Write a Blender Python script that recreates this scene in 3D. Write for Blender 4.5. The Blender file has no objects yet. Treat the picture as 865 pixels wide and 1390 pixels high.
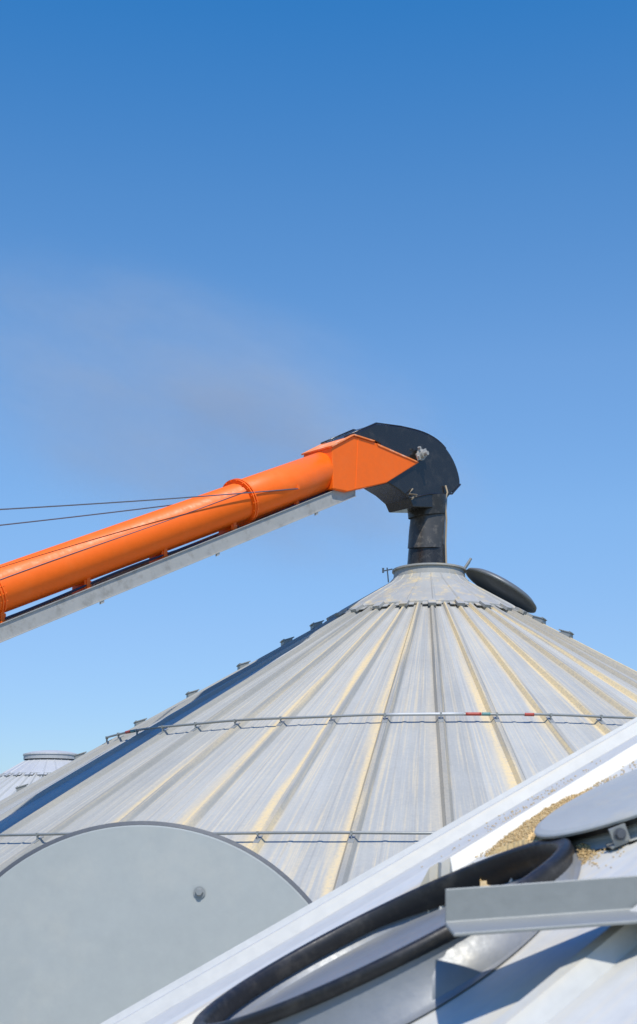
import bpy, math, random
from mathutils import Vector, Matrix, noise
random.seed(4)
S=bpy.context.scene
COL=S.collection
GROUND=-14.0

# ---------------------------------------------------------------- helpers
def mk(name,verts,faces,mat,parent=None,loc=(0,0,0),rot=(0,0,0),smooth=False,bevel=0,label=None):
    me=bpy.data.meshes.new(name); me.from_pydata([tuple(v) for v in verts],[],faces); me.update()
    if smooth:
        me.polygons.foreach_set('use_smooth',[True]*len(me.polygons))
    me.materials.append(mat)
    o=bpy.data.objects.new(name,me); COL.objects.link(o)
    o.location=loc; o.rotation_euler=rot
    if parent: o.parent=parent
    if bevel:
        b=o.modifiers.new('bevel','BEVEL'); b.width=bevel; b.segments=2; b.limit_method='ANGLE'; b.angle_limit=math.radians(35)
    if label: o['label']=label
    return o
def empty(name,loc,label,category,rotz=0,group=None):
    e=bpy.data.objects.new(name,None); COL.objects.link(e); e.location=loc; e.rotation_euler=(0,0,rotz)
    e.empty_display_size=.2
    e['label']=label; e['category']=category
    if group: e['group']=group
    return e
class M:
    def __init__(s): s.v=[]; s.f=[]
    def add(s,v,f):
        n=len(s.v); s.v+= [Vector(p) for p in v]; s.f+=[[i+n for i in q] for q in f]; return s
    def box(s,c,sx,sy,sz,mat=None):
        c=Vector(c); vs=[]
        for x in(-1,1):
            for y in(-1,1):
                for z in(-1,1):
                    p=Vector((x*sx/2,y*sy/2,z*sz/2))
                    if mat is not None: p=mat@p
                    vs.append(p+c)
        return s.add(vs,[[0,1,3,2],[4,6,7,5],[0,4,5,1],[2,3,7,6],[0,2,6,4],[1,5,7,3]])
    def tube(s,pts,r,seg=12,caps=True):
        pts=[Vector(p) for p in pts]; rings=[]
        rr=r if isinstance(r,(list,tuple)) else [r]*len(pts)
        for i,p in enumerate(pts):
            d=(pts[min(i+1,len(pts)-1)]-pts[max(i-1,0)]).normalized()
            up=Vector((0,0,1)) if abs(d.z)<.95 else Vector((0,1,0))
            a=d.cross(up).normalized(); b=a.cross(d).normalized()
            rings.append([p+a*rr[i]*math.cos(2*math.pi*k/seg)+b*rr[i]*math.sin(2*math.pi*k/seg) for k in range(seg)])
        v=[q for g in rings for q in g]; f=[]
        for i in range(len(pts)-1):
            for k in range(seg):
                k2=(k+1)%seg
                f.append([i*seg+k,i*seg+k2,(i+1)*seg+k2,(i+1)*seg+k])
        if caps:
            f.append(list(range(seg))[::-1]); f.append([(len(pts)-1)*seg+k for k in range(seg)])
        return s.add(v,f)
    def rev(s,prof,seg=48,T=None,closed=False):
        v=[];f=[]
        n=len(prof)
        for k in range(seg):
            a=2*math.pi*k/seg
            for r,z in prof:
                p=Vector((r*math.cos(a),r*math.sin(a),z))
                if T is not None: p=T@p
                v.append(p)
        for k in range(seg):
            k2=(k+1)%seg
            for i in range(n if closed else n-1):
                j=(i+1)%n
                f.append([k*n+i,k2*n+i,k2*n+j,k*n+j])
        return s.add(v,f)
    def ext(s,poly,y0,y1):
        n=len(poly); v=[(x,y0,z) for x,z in poly]+[(x,y1,z) for x,z in poly]
        f=[[i,(i+1)%n,n+(i+1)%n,n+i] for i in range(n)]+[list(range(n))[::-1],[n+i for i in range(n)]]
        return s.add(v,f)
    def make(s,name,mat,**k): return mk(name,s.v,s.f,mat,**k)

def frame(u,v):
    u=Vector(u).normalized(); v=Vector(v); v=(v-u*v.dot(u)).normalized(); n=u.cross(v)
    return Matrix((u,v,n)).transposed().to_4x4()

# ---------------------------------------------------------------- materials
class NT:
    def __init__(s,name):
        s.m=bpy.data.materials.new(name); s.m.use_nodes=True; s.t=s.m.node_tree; s.t.nodes.clear()
        s.out=s.n('ShaderNodeOutputMaterial'); s.b=s.n('ShaderNodeBsdfPrincipled'); s.l(s.b.outputs[0],s.out.inputs[0])
    def n(s,t): return s.t.nodes.new(t)
    def l(s,a,b): s.t.links.new(a,b)
    def math(s,op,a,b=None,c=None,clamp=False):
        m=s.n('ShaderNodeMath'); m.operation=op; m.use_clamp=clamp
        for i,x in enumerate((a,b,c)):
            if x is None: continue
            if isinstance(x,(int,float)): m.inputs[i].default_value=x
            else: s.l(x,m.inputs[i])
        return m.outputs[0]
    def noise(s,vec,scale,detail=4,rough=.55):
        n=s.n('ShaderNodeTexNoise'); n.inputs['Scale'].default_value=scale; n.inputs['Detail'].default_value=detail; n.inputs['Roughness'].default_value=rough
        s.l(vec,n.inputs['Vector']); return n.outputs['Fac']
    def ramp(s,fac,lo,hi,a=0.,b=1.):
        m=s.n('ShaderNodeMapRange'); m.interpolation_type='SMOOTHSTEP'
        s.l(fac,m.inputs[0]); m.inputs[1].default_value=lo; m.inputs[2].default_value=hi; m.inputs[3].default_value=a; m.inputs[4].default_value=b
        return m.outputs[0]
    def mix(s,fac,a,b,mode='MIX'):
        m=s.n('ShaderNodeMix'); m.data_type='RGBA'; m.blend_type=mode
        for sock,x in((m.inputs[0],fac),(m.inputs[6],a),(m.inputs[7],b)):
            if isinstance(x,(int,float)): sock.default_value=x
            elif isinstance(x,tuple): sock.default_value=(*x,1) if len(x)==3 else x
            else: s.l(x,sock)
        return m.outputs[2]
    def obj(s): return s.n('ShaderNodeTexCoord').outputs['Object']
    def bump(s,h,strength,dist=.02):
        b=s.n('ShaderNodeBump'); b.inputs['Strength'].default_value=strength; b.inputs['Distance'].default_value=dist
        s.l(h,b.inputs['Height']); s.l(b.outputs[0],s.b.inputs['Normal'])
    def set(s,**k):
        for a,x in k.items():
            i=s.b.inputs[a.replace('_',' ')]
            if isinstance(x,(int,float)): i.default_value=x
            elif isinstance(x,tuple): i.default_value=(*x,1)
            else: s.l(x,i)

def roof_mat(name,N,base,dust,dust_amt,az0,azw,metal=.35,streak=1.0,rough=(.48,.62),ribdark=.22,spec=.5):
    t=NT(name); oc=t.obj(); sp=t.n('ShaderNodeSeparateXYZ'); t.l(oc,sp.inputs[0])
    x,y,z=sp.outputs
    ang=t.math('ARCTAN2',y,x)
    r=t.math('SQRT',t.math('ADD',t.math('MULTIPLY',x,x),t.math('MULTIPLY',y,y)))
    p=t.math('MULTIPLY',ang,N/(2*math.pi))
    idx=t.math('FLOOR',t.math('ADD',p,.5)); fr=t.math('SUBTRACT',p,idx)
    cb=t.n('ShaderNodeCombineXYZ'); t.l(t.math('MULTIPLY',p,3.0),cb.inputs[0]); t.l(t.math('MULTIPLY',r,.28),cb.inputs[1])
    st=t.noise(cb.outputs[0],2.2,6,.65)
    cb2=t.n('ShaderNodeCombineXYZ'); t.l(t.math('MULTIPLY',p,12.0),cb2.inputs[0]); t.l(t.math('MULTIPLY',r,.30),cb2.inputs[1])
    st2=t.noise(cb2.outputs[0],2.0,5,.6)
    cb3=t.n('ShaderNodeCombineXYZ'); t.l(idx,cb3.inputs[0]); wn=t.n('ShaderNodeTexWhiteNoise'); t.l(cb3.outputs[0],wn.inputs[0]); pan=wn.outputs['Value']
    blotch=t.noise(oc,1.6,5,.6); fine=t.noise(oc,30,3,.6)
    val=t.math('ADD',t.math('MULTIPLY',t.math('SUBTRACT',st2,.5),.30*streak),t.math('ADD',t.math('MULTIPLY',t.math('SUBTRACT',blotch,.5),.18),t.math('MULTIPLY',t.math('SUBTRACT',pan,.5),.18)))
    val=t.math('ADD',val,t.math('MULTIPLY',t.math('SUBTRACT',fine,.5),.22))
    val=t.math('ADD',val,1.0)
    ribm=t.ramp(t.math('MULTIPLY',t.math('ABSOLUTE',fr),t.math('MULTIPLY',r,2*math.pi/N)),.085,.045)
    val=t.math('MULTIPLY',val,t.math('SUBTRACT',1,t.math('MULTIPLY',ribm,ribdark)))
    hsv=t.n('ShaderNodeHueSaturation'); hsv.inputs['Color'].default_value=(*base,1); t.l(val,hsv.inputs['Value'])
    wob=t.math('MULTIPLY',t.math('SUBTRACT',t.noise(cb.outputs[0],1.3,3),.5),.40)
    wid=t.ramp(t.noise(cb.outputs[0],.9,3),.3,.7,.06,.24)
    dd=t.math('DIVIDE',t.math('ABSOLUTE',t.math('ADD',t.math('ADD',fr,.10),wob)),wid)
    side=t.ramp(dd,1.05,.05)
    az=t.ramp(t.math('ABSOLUTE',t.math('SUBTRACT',ang,az0)),azw,azw*.55)
    panw=t.ramp(pan,.10,.5,.25,1)
    m1=t.math('MULTIPLY',t.math('MULTIPLY',side,panw),t.ramp(st,.22,.46,0,.92))
    m2=t.math('MULTIPLY',t.ramp(st2,.46,.68),.42)
    m3=t.math('MULTIPLY',t.math('MAXIMUM',m1,m2),az)
    m3=t.math('MULTIPLY',m3,t.ramp(fine,.25,.6,.55,1))
    m3=t.math('MULTIPLY',m3,dust_amt,clamp=True)
    col=t.mix(m3,hsv.outputs[0],dust)
    t.set(Base_Color=col,Metallic=t.math('MULTIPLY',t.math('SUBTRACT',1,m3),metal),Roughness=t.ramp(blotch,.3,.7,*rough),Specular_IOR_Level=spec)
    t.bump(blotch,.12,.03)
    return t.m

def metal_mat(name,base,metal=.4,rough=.4,var=.35,scale=3,dirt=None,dirt_amt=0,bump=.12,spec=.5,coat=0):
    t=NT(name); oc=t.obj()
    a=t.noise(oc,scale,5,.6); b=t.noise(oc,scale*9,4,.7)
    val=t.math('ADD',1-var/2-.08,t.math('ADD',t.math('MULTIPLY',a,var),t.math('MULTIPLY',b,.16)))
    hsv=t.n('ShaderNodeHueSaturation'); hsv.inputs['Color'].default_value=(*base,1); t.l(val,hsv.inputs['Value'])
    col=hsv.outputs[0]
    if dirt:
        d=t.math('MULTIPLY',t.ramp(t.noise(oc,scale*1.7,6,.7),.48,.72),dirt_amt)
        col=t.mix(d,col,dirt)
    t.set(Base_Color=col,Metallic=metal,Roughness=t.ramp(b,.2,.8,max(.05,rough-.08),rough+.1),Specular_IOR_Level=spec,Coat_Weight=coat)
    t.bump(a,bump,.02)
    return t.m

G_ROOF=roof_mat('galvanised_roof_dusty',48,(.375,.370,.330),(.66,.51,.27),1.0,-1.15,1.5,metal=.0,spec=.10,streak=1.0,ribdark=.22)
G_FAR=roof_mat('galvanised_roof_clean',48,(.42,.42,.39),(.50,.45,.32),.4,-1.25,1.45,metal=.0,streak=.4,spec=.2,ribdark=.05)
G_NEAR=roof_mat('galvanised_roof_bright',40,(.57,.56,.505),(.60,.48,.27),.7,-2.9,.9,metal=.08,streak=.9,ribdark=.08,spec=.4)
G_CAP=metal_mat('galvanised_cap',(.36,.355,.32),.05,.5,.4,3,(.60,.47,.25),.9,spec=.2)
G_PALE=metal_mat('pale_cap',(.42,.42,.40),.05,.55,.2,2)
G_STEEL=metal_mat('galvanised_steel',(.28,.285,.26),.25,.45,.4,5)
G_TROUGH=metal_mat('weathered_trough_steel',(.40,.385,.34),.1,.5,.35,4,(.20,.18,.14),.5)
G_LID=metal_mat('dull_zinc_lid',(.335,.35,.32),.0,.6,.14,2,(.42,.41,.35),.35,.05,spec=.3)
G_EDGE=metal_mat('dark_lid_edge',(.09,.095,.10),.2,.5,.3,8)
G_COLLAR=metal_mat('hatch_wall_zinc',(.22,.23,.235),.2,.45,.25,6,(.32,.29,.22),.35)
G_LID2=metal_mat('grey_zinc_lid',(.38,.385,.35),.05,.5,.2,5,(.52,.45,.30),.4,.05)
G_WALL=metal_mat('galvanised_wall',(.5,.52,.53),.4,.42,.2,1)
BLACK=metal_mat('black_paint_glossy',(.016,.014,.012),.0,.24,.2,3,(.08,.068,.05),.35,bump=.04,spec=.55)
CHUTE=metal_mat('black_rubber_chute',(.026,.024,.021),.0,.3,.5,5,(.16,.14,.11),.5,spec=.4)
CHUTE2=metal_mat('worn_grey_rubber',(.055,.052,.046),.0,.35,.5,5,(.22,.19,.15),.6,spec=.4)
DARKLID=metal_mat('zinc_cap_lid',(.15,.155,.145),.3,.45,.4,4)
RUBBER=metal_mat('black_rubber',(.015,.015,.015),.0,.45,.4,8,(.09,.08,.065),.4,spec=.4)
ORANGE=metal_mat('orange_paint',(.96,.148,.005),.0,.45,.08,1.5,(.95,.21,.035),.25,.04,spec=.3)
BOXTOP=metal_mat('orange_paint_pale',(.95,.26,.06),.0,.5,.2,4,(.85,.68,.52),.8,spec=.3)  # paler mottled orange for the box top plate and flange strip
RED=metal_mat('red_paint',(.40,.06,.035),.0,.5)
TEAL=metal_mat('teal_paint',(.10,.24,.22),.0,.5)
WHITE=metal_mat('pale_zinc_sleeve',(.50,.50,.47),.1,.5)
ROPE=metal_mat('rope_fibre',(.38,.30,.19),.0,.8)
WIRE=metal_mat('steel_cable',(.14,.15,.17),.4,.5)
BLUEHOSE=metal_mat('dark_hose',(.02,.025,.05),.0,.4)
t=NT('wheat_grain'); oc=t.obj()
vo=t.n('ShaderNodeTexVoronoi'); vo.inputs['Scale'].default_value=210; t.l(oc,vo.inputs['Vector'])
c=t.mix(t.ramp(vo.outputs['Distance'],.0,.7),(.76,.57,.29),(.52,.35,.14))
t.set(Base_Color=t.mix(t.math('MULTIPLY',t.noise(oc,12),.4),c,(.68,.51,.26)),Roughness=.8); t.bump(t.math('SUBTRACT',1,vo.outputs['Distance']),.25,.002); GRAIN=t.m
t=NT('farmyard_gravel'); oc=t.obj()
t.set(Base_Color=t.mix(t.ramp(t.noise(oc,.15,6),.4,.6),(.20,.17,.12),(.13,.14,.07)),Roughness=.95); t.bump(t.noise(oc,6,5),.5,.05); EARTH=t.m

# ---------------------------------------------------------------- ground
gv=[];gf=[];NG=40
for i in range(NG+1):
    for j in range(NG+1):
        gx=(i/NG-.5)*2; gy=(j/NG-.5)*2
        gv.append((gx*abs(gx)*3000,gy*abs(gy)*3000,0))
for i in range(NG):
    for j in range(NG):
        a=i*(NG+1)+j; gf.append([a,a+NG+1,a+NG+2,a+1])
g=mk('ground',gv,gf,EARTH,loc=(0,0,GROUND)); g['kind']='structure'; g['label']='flat farmyard ground of gravel and dry grass'

# ---------------------------------------------------------------- bins
TAN=math.tan(math.radians(30))
def roof_mesh(R0,R1,H,N,ribw,ribh,nr=10,holes=(),extra=0,phase=0,flute=.007,wav=.006):
    """ribbed cone; holes = (x,y,rx,ry) wells pushed down where hatches open"""
    m=M(); dth=2*math.pi/N
    rows=[]
    cp,sp_=math.cos(phase),math.sin(phase)
    for j in range(nr+1):
        r=R0+(R1-R0)*j/nr; W=r*dth; k=min(1,W/.55)
        b=ribw*(.45+.55*k); tp=b*.42; h=ribh*(.6+.4*k)
        row=[]
        for i in range(N):
            pr=[(-b,0),(-tp,h),(tp,h),(b,0)]
            if extra:
                pr+=[(b+(W-2*b)*(q+1)/(extra+1),0) for q in range(extra)]
            else:
                for fc in(.34,.66):
                    c=W*fc; q=.022*k
                    pr+= [(c-q*1.4,0),(c-q*.5,flute*k),(c+q*.5,flute*k),(c+q*1.4,0)]
            for u,hh in pr:
                a=i*dth+u/r
                w=wav*k*noise.noise(Vector((r*1.1,i*3.7,u*2)))
                x,y=r*math.cos(a),r*math.sin(a); z=H-r*TAN+hh+w
                X,Y=x*cp-y*sp_,x*sp_+y*cp
                for hx,hy,rx,ry in holes:
                    if math.hypot((X-hx)/rx,(Y-hy)/ry)<1: z-=.30
                row.append((x,y,z))
        rows.append(row)
    n=len(rows[0]); v=[p for row in rows for p in row]; f=[]
    for j in range(nr):
        for i in range(n):
            i2=(i+1)%n
            f.append([j*n+i,(j+1)*n+i,(j+1)*n+i2,j*n+i2])
    m.add(v,f)
    zr=H-R1*TAN
    m.rev([(R1+.02,zr-.10),(R1+.03,zr-.005),(R1-.03,zr-.01)],seg=N*2)
    return m
def wall_mesh(R,z0,z1):
    m=M(); prof=[]; n=int((z1-z0)/.1)
    for i in range(n+1):
        prof.append((R-.06+.012*(1 if i%2 else -1),z0+(z1-z0)*i/n))
    return m.rev(prof,seg=96)

def build_bin(name,loc,H,R,N,mat,label,phase,rings=(),detail=True,capmat=None):
    capmat=capmat or G_CAP
    e=empty(name,loc,label,'grain bin')
    Hh=H-loc[2]
    wall_mesh(R,0,Hh-R*TAN-.02).make('wall',G_WALL,parent=e,smooth=True)
    roof=roof_mesh(.9,R,Hh,N,.058,.056).make('roof',mat,parent=e,rot=(0,0,math.radians(phase)))
    m=M()
    zc=lambda r:Hh-r*TAN
    prof=[(1.42,.020),(1.42,.06),(1.36,.07),(1.0,.08),(.62,.09),(.55,.13)]
    NS=24; v=[];f=[]; per=6
    for k in range(NS*per):
        q=k%per; a=math.radians(phase)+2*math.pi*((k//per)+(0,.06,.10,.16,.40,.70)[q])/NS
        hh=(0,.022,.022,.0,0,0)[q]
        for (r,z) in prof: v.append((r*math.cos(a),r*math.sin(a),zc(r)+z+hh*(1 if z>.03 else 0)*(.4+.6*(r-.5)/.9)))
    n=len(prof); KK=NS*per
    for k in range(KK):
        for i in range(n-1): f.append([k*n+i,((k+1)%KK)*n+i,((k+1)%KK)*n+i+1,k*n+i+1])
    m.add(v,f)
    for i in range(N):
        a=math.radians(phase)+2*math.pi*(i+.5)/N
        R3=Matrix.Rotation(a,3,'Z')@Matrix.Rotation(math.radians(30),3,'Y')
        r=1.46; m.box((r*math.cos(a),r*math.sin(a),zc(r)+.04),.10,.075,.012,R3)
        if i%2==0:
            a=math.radians(phase)+2*math.pi*i/N
            R3=Matrix.Rotation(a,3,'Z')@Matrix.Rotation(math.radians(30),3,'Y')
            m.box((1.50*math.cos(a),1.50*math.sin(a),zc(1.50)+.065),.16,.11,.045,R3)
    capo=m.make('roof_cap',capmat,parent=roof); capo.rotation_euler=(0,0,-math.radians(phase))
    m=M(); zt=zc(.55)+.12
    if detail: m.rev([(.56,zt-.02),(.545,zt+.0),(.53,zt+.12),(.56,zt+.125),(.56,zt+.15),(.50,zt+.15),(.48,zt+.02)],seg=48)
    else: m.rev([(.80,zt-.12),(.80,zt+.0),(.82,zt+.0),(.81,zt+.04),(.6,zt+.10),(.3,zt+.14),(0.01,zt+.15)],seg=32)
    m.make('collar',capmat,parent=e,smooth=False)
    ca=-math.radians(94.8)
    HALF=math.radians(66)
    for ri,rr in enumerate(rings):
        zr=zc(rr)+.115
        n_=120; pts=[]
        for k in range(n_+1):
            a=ca-HALF+2*HALF*k/n_
            pts.append((rr*math.cos(a),rr*math.sin(a),zr+.004*math.sin(a*17+ri)))
        ring=M().tube(pts,.015,8).make('safety_rail',G_STEEL,parent=e,smooth=True)
        bm=M()
        bm.box((0,0,-.035),.024,.010,.09); bm.box((.0,0,-.062),.15,.06,.010,Matrix.Rotation(math.radians(30),3,'Y')); bm.box((0,0,.0),.038,.022,.036)
        bme=None
        for i in range(N):
            a=math.radians(phase)+2*math.pi*i/N
            if abs((a-ca+math.pi)%(2*math.pi)-math.pi)>HALF: continue
            if bme is None:
                bo=bm.make('bracket',G_STEEL,parent=ring); bme=bo
            else:
                bo=bme.copy(); COL.objects.link(bo); bo.parent=ring
            bo.location=(rr*math.cos(a),rr*math.sin(a),zr); bo.rotation_euler=(0,0,a)
        if detail and ri==0:
            def coupling(a0,a1,mat_,nm,rad=.020):
                pts=[(rr*math.cos(a0+(a1-a0)*k/6),rr*math.sin(a0+(a1-a0)*k/6),zr) for k in range(7)]
                M().tube(pts,rad,10).make(nm,mat_,parent=ring,smooth=True)
            coupling(ca+math.radians(4.9),ca+math.radians(7.0),RED,'coupling')
            coupling(ca+math.radians(7.1),ca+math.radians(8.2),TEAL,'coupling')
            coupling(ca+math.radians(12.9),ca+math.radians(14.2),RED,'coupling')
            coupling(ca-math.radians(5.8),ca+math.radians(4.7),WHITE,'pipe_sleeve',.019)
            coupling(ca-math.radians(55),ca-math.radians(53),RED,'coupling')
            coupling(ca-math.radians(52.9),ca-math.radians(51.5),TEAL,'coupling')
    return e,roof,Hh

AX,AY=1.67,20.0
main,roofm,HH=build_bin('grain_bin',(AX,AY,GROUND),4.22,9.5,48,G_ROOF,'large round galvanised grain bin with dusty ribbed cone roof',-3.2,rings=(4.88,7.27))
zc=lambda r:HH-r*TAN
ca=math.radians(-94.8)
sm=M(); R30=Matrix.Rotation(math.radians(18),3,'Y')
sm.box((0,0,.065),.18,.22,.012,R30); sm.box((.065,0,.02),.012,.20,.08); sm.box((-.055,0,.03),.012,.20,.09); sm.box((0,.095,.015),.13,.012,.08,R30); sm.box((0,-.095,.015),.13,.012,.08,R30)
first=None
for az,rs in((-71.0,(1.75,2.2,2.85,3.6,4.35,5.2,6.0,6.9,7.8)),(70,(1.7,2.1))):
    for r in rs:
        a=ca+math.radians(az)
        if first is None:
            o=sm.make('step',G_STEEL,parent=main); first=o
        else:
            o=first.copy(); COL.objects.link(o); o.parent=main
        o.location=(r*math.cos(a),r*math.sin(a),zc(r)+.03); o.rotation_euler=(0,0,a)
T=Matrix.Translation(Vector((1.09,-.05,3.88-GROUND)))@frame((.85,0,-.50),(0.08,1,-.02))
m=M(); m.rev([(.0,.10),(.30,.085),(.52,.045),(.60,.0),(.61,-.04),(.585,-.04),(.57,.0),(.3,.05),(0,.06)],seg=48,T=T)
lid=m.make('cap_lid',DARKLID,parent=main,smooth=True)
for y in(-.12,.12):
    m=M(); m.tube([(.50,y,zc(.5)+.22),(.62,y*.9,zc(.5)+.40)],.02,8); m.make('hinge',G_STEEL,parent=main)
m=M(); m.tube([(-.62,-.1,zc(.6)+.1),(-.64,-.1,zc(.6)+.32)],.010,6); m.tube([(-.70,-.1,zc(.6)+.27),(-.56,-.1,zc(.6)+.30)],.010,6); m.box((-.70,-.1,zc(.6)+.28),.03,.03,.07)
m.make('latch_handle',G_STEEL,parent=main)

far,_,_=build_bin('grain_bin',(-7.75,38.5,GROUND),2.85,9.5,48,G_FAR,'distant galvanised grain bin with closed peak cap',1.0,rings=(5.07,),detail=False,capmat=G_PALE)

# ---------------------------------------------------------------- near bin (camera crouches above its roof)
NX,NY,NH=3.0,3.65,1.550
near=empty('grain_bin',(NX,NY,GROUND),'pale galvanised bin roof with open hatches and spilled wheat','grain bin')
NHh=NH-GROUND
HC=(.120,2.62,-.168)
H2=(.71,2.72,.140)
wall_mesh(5.8,0,NHh-5.8*TAN-.02).make('wall',G_WALL,parent=near,smooth=True)
PH=math.radians(4.5)
nr=roof_mesh(.5,5.8,NHh,40,.034,.038,nr=260,extra=20,phase=PH,wav=.005,holes=((HC[0]-NX,HC[1]-NY,.366,.402),(H2[0]-NX,H2[1]-NY,.235,.255))).make('roof',G_NEAR,parent=near,rot=(0,0,PH))
m=M(); m.rev([(.7,NHh-.7*TAN+.03),(.7,NHh-.7*TAN+.08),(.3,NHh-.3*TAN+.1),(.0,NHh-.05)],seg=48); m.make('roof_cap',G_CAP,parent=nr,rot=(0,0,-PH))
def nz(x,y): return NH-TAN*math.hypot(x-NX,y-NY)
def L(x,y,z): return Vector((x-NX,y-NY,z-GROUND))
def skirt(T,r0,z0,r1,name,parent,mat):
    v=[];f=[];ns=120
    for k in range(ns):
        a=2*math.pi*k/ns; c,s=math.cos(a),math.sin(a)
        p0=T@Vector((r0*c,r0*s,z0)); p1=T@Vector((r1*c,r1*s,z0))
        b0=p0.copy(); b0.z=min(p0.z,nz(p0.x+NX,p0.y+NY)+.012-GROUND)
        p1.z=min(p0.z,nz(p1.x+NX,p1.y+NY)+.006-GROUND)
        v+=[p0,b0,p1]
    for k in range(ns):
        k2=(k+1)%ns
        for i in range(2): f.append([k*3+i,k*3+i+1,k2*3+i+1,k2*3+i])
    return mk(name,v,f,mat,parent=parent,smooth=True)
# big hatch
T=Matrix.Translation(L(*HC))@frame((.895,0,.446),(-.02,1,.034))
m=M(); m.rev([(.402,-.010),(.402,-.22),(.394,-.22),(.394,-.010)],seg=120,T=T,closed=True)
hat=m.make('hatch_collar',G_COLLAR,parent=near,smooth=True)
skirt(T,.403,-.02,.425,'base_flange',hat,G_COLLAR)
v=[];f=[];ns=144
for k in range(ns):
    a=2*math.pi*k/ns; dp=.034+.050*max(0,math.cos(a))**1.2
    for r,z in((.387,-dp),(.385,.001),(.390,.006),(.406,.007),(.412,.002),(.413,-.016),(.404,-.019),(.393,-dp-.002)):
        v.append(T@Vector((r*math.cos(a),r*math.sin(a),z)))
for k in range(ns):
    k2=(k+1)%ns
    for i in range(8): f.append([k*8+i,k2*8+i,k2*8+(i+1)%8,k*8+(i+1)%8])
mk('gasket',v,f,RUBBER,parent=hat,smooth=True)
m=M(); m.rev([(.3935,-.054),(.385,-.058),(.30,-.056),(.15,-.052),(0.0,-.050)],seg=96,T=T); m.make('inner_cover',G_COLLAR,parent=hat,smooth=True)
# upright open lid
R=.82; T=Matrix.Translation(L(-.655,4.8,-.72))@frame((1,-.06,0),(0,.10,1))
m=M(); m.rev([(0,.022),(.5*R,.020),(.975*R,.012),(.982*R,.006)],seg=160,T=T); m.rev([(.975*R,-.005),(0,.008)],seg=160,T=T)
l2=m.make('hatch_lid',G_LID,parent=near,smooth=False,label='large upright dull zinc hatch lid')
m=M(); m.rev([(.982*R,.008),(R,.004),(R,-.03),(.985*R,-.03),(.976*R,-.004)],seg=160,T=T); m.make('rim',G_EDGE,parent=l2)
nT=Matrix.Translation(T@Vector((.220,.556,.018)))@T.to_3x3().to_4x4()
m=M(); m.rev([(0,.004),(.022,.004),(.022,0)],seg=20,T=nT); m.rev([(0,.016),(.012,.016),(.015,.012),(.015,.004)],seg=6,T=nT)
m.make('bolt',G_STEEL,parent=l2)
# second hatch
T=Matrix.Translation(L(*H2))@frame((.915,0,.40),(0.03,1,.12))
m=M(); m.rev([(0,.012),(.15,.011),(.270,.005),(.283,.001),(.286,-.002),(.285,-.007),(.27,-.007)],seg=96,T=T)
l3=m.make('hatch_lid',G_LID2,parent=near,smooth=False,label='small round hatch lid sitting slightly ajar')
m=M(); m.rev([(.270,-.008),(.270,-.020),(.245,-.020),(.245,-.008)],seg=64,T=T,closed=True); m.make('gasket',RUBBER,parent=l3)
m=M(); m.rev([(.258,-.021),(.258,-.20),(.250,-.20),(.250,-.021)],seg=64,T=T,closed=True); c2=m.make('hatch_collar',G_LID2,parent=near,smooth=True)
skirt(T,.259,-.030,.280,'base_flange',c2,G_LID2)
B=frame((.927,0,.375),(0.05,1,.16)).to_3x3()
q=L(.565,2.49,.024)
m=M(); m.box(q,.032,.008,.032,B); m.box(q+Vector((0,.02,-.017)),.034,.04,.005,B)
hb_=m.make('hinge_bracket',G_STEEL,parent=near)
bT=Matrix.Translation(q+Vector((0,-.005,.0)))@frame((1,0,0),(0,0,1))
m=M(); m.rev([(0,.010),(.008,.010),(.009,.007),(.009,0)],seg=6,T=bT); m.rev([(0,.003),(.012,.003),(.012,0)],seg=16,T=bT)
m.make('bolt',G_EDGE,parent=hb_)

# spilled wheat: thin heap plus loose kernels
n=100; PX,PY=.490,2.90
def heap(x,y):
    b=(y-PY)/.26; a=(x-PX-b*.03)/.13; rr=math.hypot(a,b)+.14*noise.noise(Vector((x*22,y*22,5)))
    h=.020*max(0,1-rr**2)-.003+.006*noise.noise(Vector((x*14,y*14,0)))+.003*noise.noise(Vector((x*50,y*50,2)))
    dh=math.hypot((x-HC[0])/.895,y-HC[1])
    if dh<.425: h=-.5
    if math.hypot(x-H2[0],y-H2[1])<.29: h=min(h,.006)
    if rr>1: h=-.03
    return h
cx=Vector((PX,PY,nz(PX,PY)))
m=M(); v=[];f=[]
for i in range(n+1):
    for j in range(n+1):
        a=(i/n-.5)*2.1; b=(j/n-.5)*2.1
        x=PX+a*.13+b*.03; y=PY+b*.26
        v.append(Vector((x,y,nz(x,y)+heap(x,y)))-cx)
for i in range(n):
    for j in range(n): f.append([i*(n+1)+j,(i+1)*(n+1)+j,(i+1)*(n+1)+j+1,i*(n+1)+j+1])
m.add(v,f)
for k in range(7200):
    a=random.gauss(0,.60); b=random.gauss(0,.58); up=0
    x=PX+a*.15+b*.03+abs(random.gauss(0,.015)); y=PY+b*.28
    if k>6200:
        x=.510+random.gauss(0,.014); y=2.58+random.gauss(0,.035); up=.018*max(0,1-math.hypot((x-.51)/.03,(y-2.58)/.07))*random.random()
    dh=math.hypot((x-HC[0])/.895,y-HC[1])
    if dh<.43 or math.hypot(x-H2[0],y-H2[1])<.262 and k<=6200: continue
    z=nz(x,y)+max(heap(x,y),.001)+.002+up
    Rm=Matrix.Rotation(random.random()*6.28,3,'Z')@Matrix.Rotation(random.uniform(-.5,.5),3,'Y')
    c=Vector((x,y,z))-cx
    pts=[c+Rm@Vector(p) for p in((.0036,0,0),(-.0036,0,0),(0,.0017,0),(0,-.0017,0),(0,0,.0016),(0,0,-.0016))]
    m.add(pts,[[0,2,4],[2,1,4],[1,3,4],[3,0,4],[2,0,5],[1,2,5],[3,1,5],[0,3,5]])
gr=m.make('spilled_wheat',GRAIN,loc=cx,smooth=True); gr['kind']='stuff'; gr['label']='loose wheat grain spilled on the galvanised roof'; gr['category']='grain'
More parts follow.
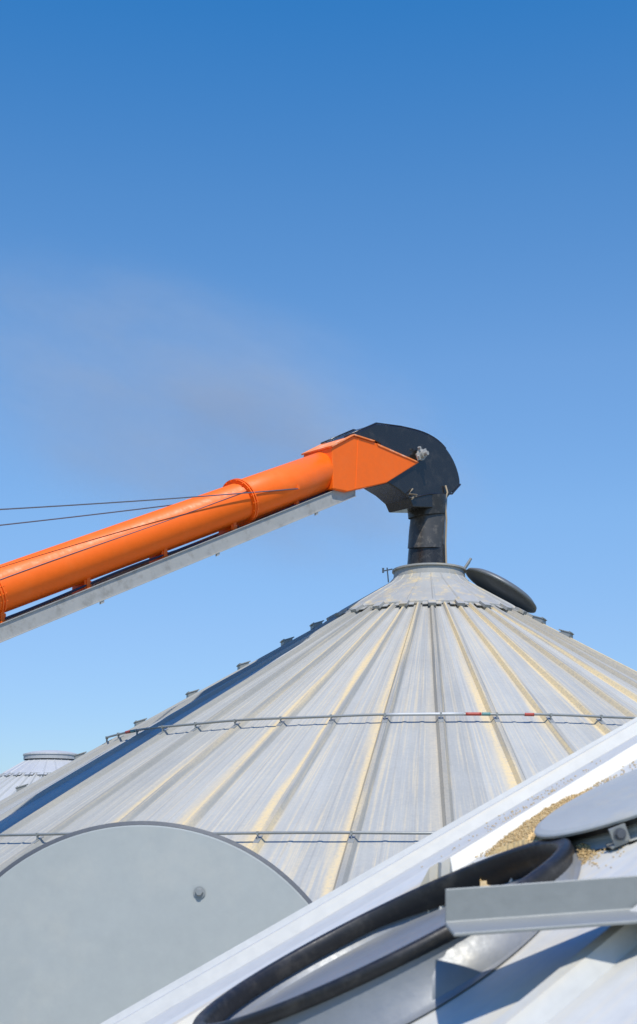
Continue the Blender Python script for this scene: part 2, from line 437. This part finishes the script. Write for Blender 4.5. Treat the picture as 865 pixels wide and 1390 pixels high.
# angle iron
e=empty('angle_iron',(.48,2.15,-.30),'galvanised angle iron bar carried on a short post','metal bar')
m=M(); sl=.022/.311
prof=[(0,0),(0,-.054),(-.02,-.056),(-.13,-.063),(-.13,-.069),(-.0,-.062),(.006,-.058),(.006,0)]
x0,x1=.206-.48,.62
vv=[(x0,y,z+.232) for (y,z) in prof]+[(x1,y,z+.232+sl*(x1-x0)) for y,z in prof]
nn=len(prof); m.add(vv,[[i,(i+1)%nn,nn+(i+1)%nn,nn+i] for i in range(nn)]+[list(range(nn))[::-1],[nn+i for i in range(nn)]])
m.make('bar',G_STEEL,parent=e,bevel=.0015)
m=M(); m.box((.40,.02,.06),.04,.02,.30); m.make('post',G_STEEL,parent=e)

# ---------------------------------------------------------------- auger
DX,DY=-.683,-.73
e=empty('grain_auger',(AX,AY,GROUND),'orange grain auger with black discharge hood over bin peak','auger',rotz=math.atan2(DY,DX))
OFF=-GROUND
def A(m,name,mat,**k):
    p=k.pop('parent',e)
    o=m.make(name,mat,parent=p,**k)
    if p is e: o.location=(0,0,OFF)
    return o
def st_(s,z,w=0):
    q=1800*(1.67-.92*s)/(20-.392*s)
    s2=(3006+1314*w-20*q+.683*w*q)/(1229.4-.73*q)
    return s2, z*(20+DY*s2-.683*w)/(20-.392*s)
tz=lambda s:5.25-.454*(s-2.18)
SL=math.sqrt(1+.454**2)
RT=.270; RL=.243
dirv=Vector((1,0,-.454)).normalized()
JS=3.94
m=M(); m.tube([(1.75,0,tz(1.75)),(JS,0,tz(JS)),(JS+.02,0,tz(JS+.02)),(20,0,tz(20)),(41,0,tz(41))],[RT,RT,RL+.006,RL,RL],64)
tube=A(m,'tube',ORANGE,smooth=True)
def flange(s0,wd=.032,r=.302,bolts=18):
    c=Vector((s0,0,tz(s0)))
    T=Matrix.Translation(c)@frame((0,1,0),dirv.cross(Vector((0,1,0)))*-1)
    m=M(); RI=.235
    for off in(-.020,.020):
        m.rev([(RI-.01,off-wd/2+.005),(r,off-wd/2+.005),(r,off+wd/2-.008),(RI-.01,off+wd/2-.008)],seg=64,T=T,closed=True)
    for k in range(bolts):
        a=2*math.pi*(k+.5)/bolts
        p=Vector((math.cos(a)*(r-.016),math.sin(a)*(r-.016),0)); 
        m.tube([T@(p+Vector((0,0,-.048))),T@(p+Vector((0,0,.048)))],.009,6)
    return m.make('flange',ORANGE,parent=tube)
flange(JS)
for s0 in(7.68,12.,18.): flange(s0,r=.262)
W=.27
fr=lambda pts,w=W:[st_(s,z,w) for s,z in pts]
poly=fr([(1.60,5.85),(1.256,6.05),(.92,6.00),(.16,5.79),(.71,5.42),(1.35,5.22),(1.58,5.24)])
m=M(); m.ext(poly,-W,W); hb=A(m,'head_box',ORANGE,bevel=.012)
m=M(); 
m.ext(fr([(1.62,5.865),(1.256,6.075),(.92,6.02),(.93,6.005),(1.256,6.058),(1.61,5.845)]),-W-.02,W+.02); m.make('top_plate',BOXTOP,parent=hb)
for (p,q) in(((1.18,6.02),(1.22,5.28)),):
    p=st_(*p,W); q=st_(*q,W)
    m=M(); m.tube([(p[0],W+.001,p[1]),(q[0],W+.001,q[1])],.006,6); m.make('seam',ORANGE,parent=hb)
m=M(); es=fr([(.88,5.985),(.20,5.795),(.19,5.775),(.86,5.955)]); m.ext(es,W,W+.012); m.make('flange_strip',BOXTOP,parent=hb)
# hood
WH=.235
arc=[(.47,6.285),(.15,6.255),(-.08,6.19),(-.26,6.08),(-.40,5.92),(-.49,5.74),(-.53,5.58),(-.52,5.48)]
def spline(P,n=4):
    out=[]
    for i in range(len(P)-1):
        p0=Vector(P[max(i-1,0)]); p1=Vector(P[i]); p2=Vector(P[i+1]); p3=Vector(P[min(i+2,len(P)-1)])
        for k in range(n):
            u=k/n
            out.append(tuple(.5*((2*p1)+(p2-p0)*u+(2*p0-5*p1+4*p2-p3)*u*u+(3*p1-p0-3*p2+p3)*u**3)))
    out.append(tuple(P[-1])); return out
hp=[(1.40,5.97),(1.37,6.02),(.87,6.28)]+spline(arc)+[(-.38,5.38),(-.30,5.28),(-.27,5.14),(.27,5.10),(.33,5.22),(.49,5.33),(.69,5.42),(.77,5.6),(.81,5.98),(.93,6.03)]
hp=fr(hp,WH)
m=M(); m.ext(hp,-WH,WH); hood=A(m,'hood',BLACK,bevel=.030)
hood.modifiers['bevel'].segments=5
for p in hood.data.polygons: p.use_smooth=True
hood.modifiers['bevel'].harden_normals=True
hood.data.set_sharp_from_angle(angle=math.radians(25))
m=M()
rim=fr([(1.39,6.025),(.87,6.292)]+[(a,b+.010) for a,b in spline(arc)[:14]],WH)
m.tube([(x,WH-.016,z) for x,z in rim],.010,8); m.tube([(x,-WH+.016,z) for x,z in rim],.010,8)
r2=fr([(-.535,5.53),(-.39,5.37),(.0,5.33),(.35,5.22)],WH)
m.tube([(r2[0][0],-WH+.03,r2[0][1]),(r2[0][0],WH-.03,r2[0][1])],.022,8)
m.tube([(x,WH-.0,z) for x,z in r2],.014,6)
m.make('rim',BLACK,parent=hood,smooth=True)
bs,bz_=st_(.15,5.90,W)
m=M(); 
for r,y0,y1 in((.085,W,W+.03),(.055,W+.03,W+.08),(.03,W+.08,W+.14)):
    m.tube([(bs,y0,bz_),(bs,y1,bz_)],r,14)
m.box((bs,W+.025,bz_),.26,.02,.10,Matrix.Rotation(math.radians(30),3,'Y'))
for dx,dz in((-.09,.05),(.09,-.05),(.07,.08)): m.tube([(bs+dx,W+.02,bz_+dz),(bs+dx,W+.06,bz_+dz)],.02,6)
m.make('bearing',G_TROUGH,parent=hood)
def seg(z0,z1,c0,c1,r0,r1):
    m=M(); n=40; v=[];f=[]
    steps=5
    for j in range(steps+1):
        tt=j/steps; z=z0+(z1-z0)*tt; r=r0+(r1-r0)*tt; cxx=c0[0]+(c1[0]-c0[0])*tt; cy=c0[1]+(c1[1]-c0[1])*tt
        for k in range(n):
            a=2*math.pi*k/n
            w=1+.05*noise.noise(Vector((math.cos(a)*1.6+z0,math.sin(a)*1.6,z*3)))
            v.append((cxx+r*w*math.cos(a),cy+r*w*math.sin(a),z+.05*math.cos(a+z0*3)))
    for j in range(steps):
        for k in range(n):
            f.append([j*n+k,j*n+(k+1)%n,(j+1)*n+(k+1)%n,(j+1)*n+k])
    m.add(v,f); return m
ch=A(seg(5.26,4.98,(.05,0),(.05,0),.30,.285),'chute',CHUTE,smooth=True)
for a,mt in(((5.02,4.50,(.03,0),(.08,0),.262,.280),CHUTE2),((4.58,4.02,(.05,0),(.06,0),.270,.31),CHUTE)):
    seg(*a).make('chute_segment',mt,parent=ch,smooth=True)
m=M(); m.rev([(.315,4.06),(.33,4.06),(.33,4.12),(.29,4.12)],seg=40,T=Matrix.Translation((.06,0,0)),closed=True); m.make('clamp_band',G_TROUGH,parent=ch)
m=M(); pts=[(-.06,.26,5.42),(-.10,.27,5.32),(-.04,.27,5.2),(-.06,.28,4.9),(-.04,.28,4.55),(-.03,.30,4.25),(0,.33,4.13),(-.06,.34,4.10)]
m.tube(pts,.014,6); A(m,'rope',ROPE,smooth=True)
m=M(); m.tube([(.70,.25,5.22),(.82,.27,5.12),(.64,.28,5.14),(.74,.26,5.06)],.012,6); A(m,'rope',ROPE,smooth=True)
# trough under tube
bz=lambda s:5.02-.466*(s-1.877)
def slab(m,s0,s1,y0,y1,zo0,zo1):
    v=[(s,y,bz(s)+zo) for s in(s0,s1) for y in(y0,y1) for zo in(zo0,zo1)]
    m.add(v,[[0,1,3,2],[4,6,7,5],[0,4,5,1],[2,3,7,6],[0,2,6,4],[1,5,7,3]])
m=M(); a0=1.93
slab(m,a0,40,-.20,.20,-.07,-.062)
slab(m,a0,40,.202,.21,-.115,.085)
slab(m,a0,40,-.21,-.202,-.115,.085)
slab(m,a0,40,.212,.240,-.119,-.109)
slab(m,a0,40,.212,.225,.078,.088)
slab(m,a0-.014,a0-.003,-.21,.21,-.115,.085)
tr=A(m,'trough',G_TROUGH)
for k in range(9):
    s=2.7+k*1.8
    m=M(); slab(m,s,s+.05,.212,.235,-.15,-.105); m.make('clip',G_TROUGH,parent=tr)
for k in range(14):
    s=3.0+k*1.15
    rr_=RT if s<JS else RL
    top=tz(s)-rr_*SL; bot=bz(s)+.085
    m=M(); m.box((0,0,0),.05,.28,max(.10,top-bot+.16)); m.box((0,.12,0),.10,.015,max(.06,top-bot+.03))
    o=m.make('standoff',ORANGE,parent=tube); o.location=(s,0,(top+bot)/2)
m=M(); m.tube([(s,.225,tz(s)+.12+.006*math.sin(s*2)) for s in [4.0+.2*i for i in range(60)]],.005,6); m.make('hydraulic_line',WIRE,parent=tube,smooth=True)
m=M(); m.tube([(s,.12,tz(s)-RL*SL-.04-.02*math.sin(s*1.9)) for s in [2.0+.2*i for i in range(90)]],.014,8); m.make('hose',BLUEHOSE,parent=tube,smooth=True)
def cab(p,q,sag,r=.008):
    pts=[]
    for i in range(25):
        tt=i/24; pts.append(Vector(p).lerp(Vector(q),tt)-Vector((0,0,4*sag*tt*(1-tt))))
    m=M(); m.tube(pts,r,6); A(m,'cable',WIRE,smooth=True)
cab((3.13,.27,4.74),(16,.5,1.80),.10)
cab((3.13,-.27,4.79),(16,-.5,1.45),.10)
for y,z in((.26,4.76),(-.26,4.81)):
    m=M(); m.box((3.13,y,z),.05,.03,.05); m.make('cable_lug',ORANGE,parent=tube)

# ---------------------------------------------------------------- dust cloud drifting from the auger head
t=NT('grain_dust_volume'); t.t.nodes.remove(t.b); oc=t.obj()
ln=t.n('ShaderNodeVectorMath'); ln.operation='LENGTH'; t.l(oc,ln.inputs[0])
fall=t.ramp(ln.outputs['Value'],1.0,.4)
wisp=t.ramp(t.noise(oc,3.0,6,.62),.40,.66)
sx_=t.n('ShaderNodeSeparateXYZ'); t.l(oc,sx_.inputs[0])
near_head=t.ramp(sx_.outputs[0],-.9,.8,.8,2.1)
den=t.math('MULTIPLY',t.math('MULTIPLY',t.math('MULTIPLY',fall,t.math('ADD',wisp,.3)),.23),near_head)
vs=t.n('ShaderNodeVolumeScatter'); vs.inputs['Color'].default_value=(.92,1.0,.98,1); vs.inputs['Anisotropy'].default_value=-.35; t.l(den,vs.inputs['Density'])
t.l(vs.outputs[0],t.out.inputs['Volume'])
m=M(); m.rev([(math.sin(math.pi*k/16)+.0001,-math.cos(math.pi*k/16)) for k in range(17)],seg=32)
d=m.make('dust_cloud',t.m,loc=(-2.3,22.4,7.35),rot=(0,math.radians(20),0)); d.scale=(6.2,1.8,2.6)
d['kind']='stuff'; d['label']='thin pale grain dust drifting off the auger head'; d['category']='dust'

# ---------------------------------------------------------------- light, sky, camera
EL=math.radians(60); AZ=math.radians(172)
sd=Vector((math.cos(EL)*math.sin(AZ),math.cos(EL)*math.cos(AZ),math.sin(EL)))
sun=bpy.data.lights.new('sun','SUN'); sun.energy=4.5; sun.angle=math.radians(.5); sun.color=(1,.955,.87)
so=bpy.data.objects.new('sun',sun); COL.objects.link(so); so.rotation_euler=sd.to_track_quat('Z','Y').to_euler(); so.location=(20,0,40)
w=bpy.data.worlds.new('World'); S.world=w; w.use_nodes=True; nt=w.node_tree
bg=nt.nodes['Background']; sk=nt.nodes.new('ShaderNodeTexSky'); sk.sky_type='NISHITA'; sk.sun_disc=False
sk.sun_elevation=EL; sk.sun_rotation=AZ; sk.air_density=1.0; sk.dust_density=.3; sk.ozone_density=2.0; sk.altitude=300
hs=nt.nodes.new('ShaderNodeHueSaturation'); hs.inputs['Saturation'].default_value=1.15
nt.links.new(sk.outputs[0],hs.inputs['Color'])
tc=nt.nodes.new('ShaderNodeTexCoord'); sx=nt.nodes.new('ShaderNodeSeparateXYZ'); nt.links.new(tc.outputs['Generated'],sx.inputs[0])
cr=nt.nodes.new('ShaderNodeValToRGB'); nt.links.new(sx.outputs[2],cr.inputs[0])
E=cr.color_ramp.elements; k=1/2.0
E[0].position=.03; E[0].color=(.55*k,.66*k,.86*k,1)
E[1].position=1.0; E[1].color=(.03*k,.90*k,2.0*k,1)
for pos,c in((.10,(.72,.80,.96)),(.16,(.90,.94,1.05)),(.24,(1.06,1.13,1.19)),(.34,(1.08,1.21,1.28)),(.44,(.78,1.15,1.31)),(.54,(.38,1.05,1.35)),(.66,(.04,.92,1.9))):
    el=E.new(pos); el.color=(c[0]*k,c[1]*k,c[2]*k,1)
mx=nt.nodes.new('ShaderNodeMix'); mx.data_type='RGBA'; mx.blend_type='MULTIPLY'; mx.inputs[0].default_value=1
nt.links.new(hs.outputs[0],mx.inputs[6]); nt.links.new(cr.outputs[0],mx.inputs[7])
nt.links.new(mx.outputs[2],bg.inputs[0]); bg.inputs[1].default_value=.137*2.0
cam=bpy.data.cameras.new('camera'); co=bpy.data.objects.new('camera',cam); COL.objects.link(co); S.camera=co
co.location=(0,0,0); co.rotation_euler=(math.radians(90),0,0)
cam.sensor_fit='HORIZONTAL'; cam.sensor_width=36; cam.lens=36*1800/865; cam.shift_y=455/865; cam.clip_start=.05; cam.clip_end=6000
cam.dof.use_dof=True; cam.dof.focus_distance=19; cam.dof.aperture_fstop=16
S.view_settings.view_transform='Standard'; S.view_settings.look='None'; S.view_settings.exposure=0
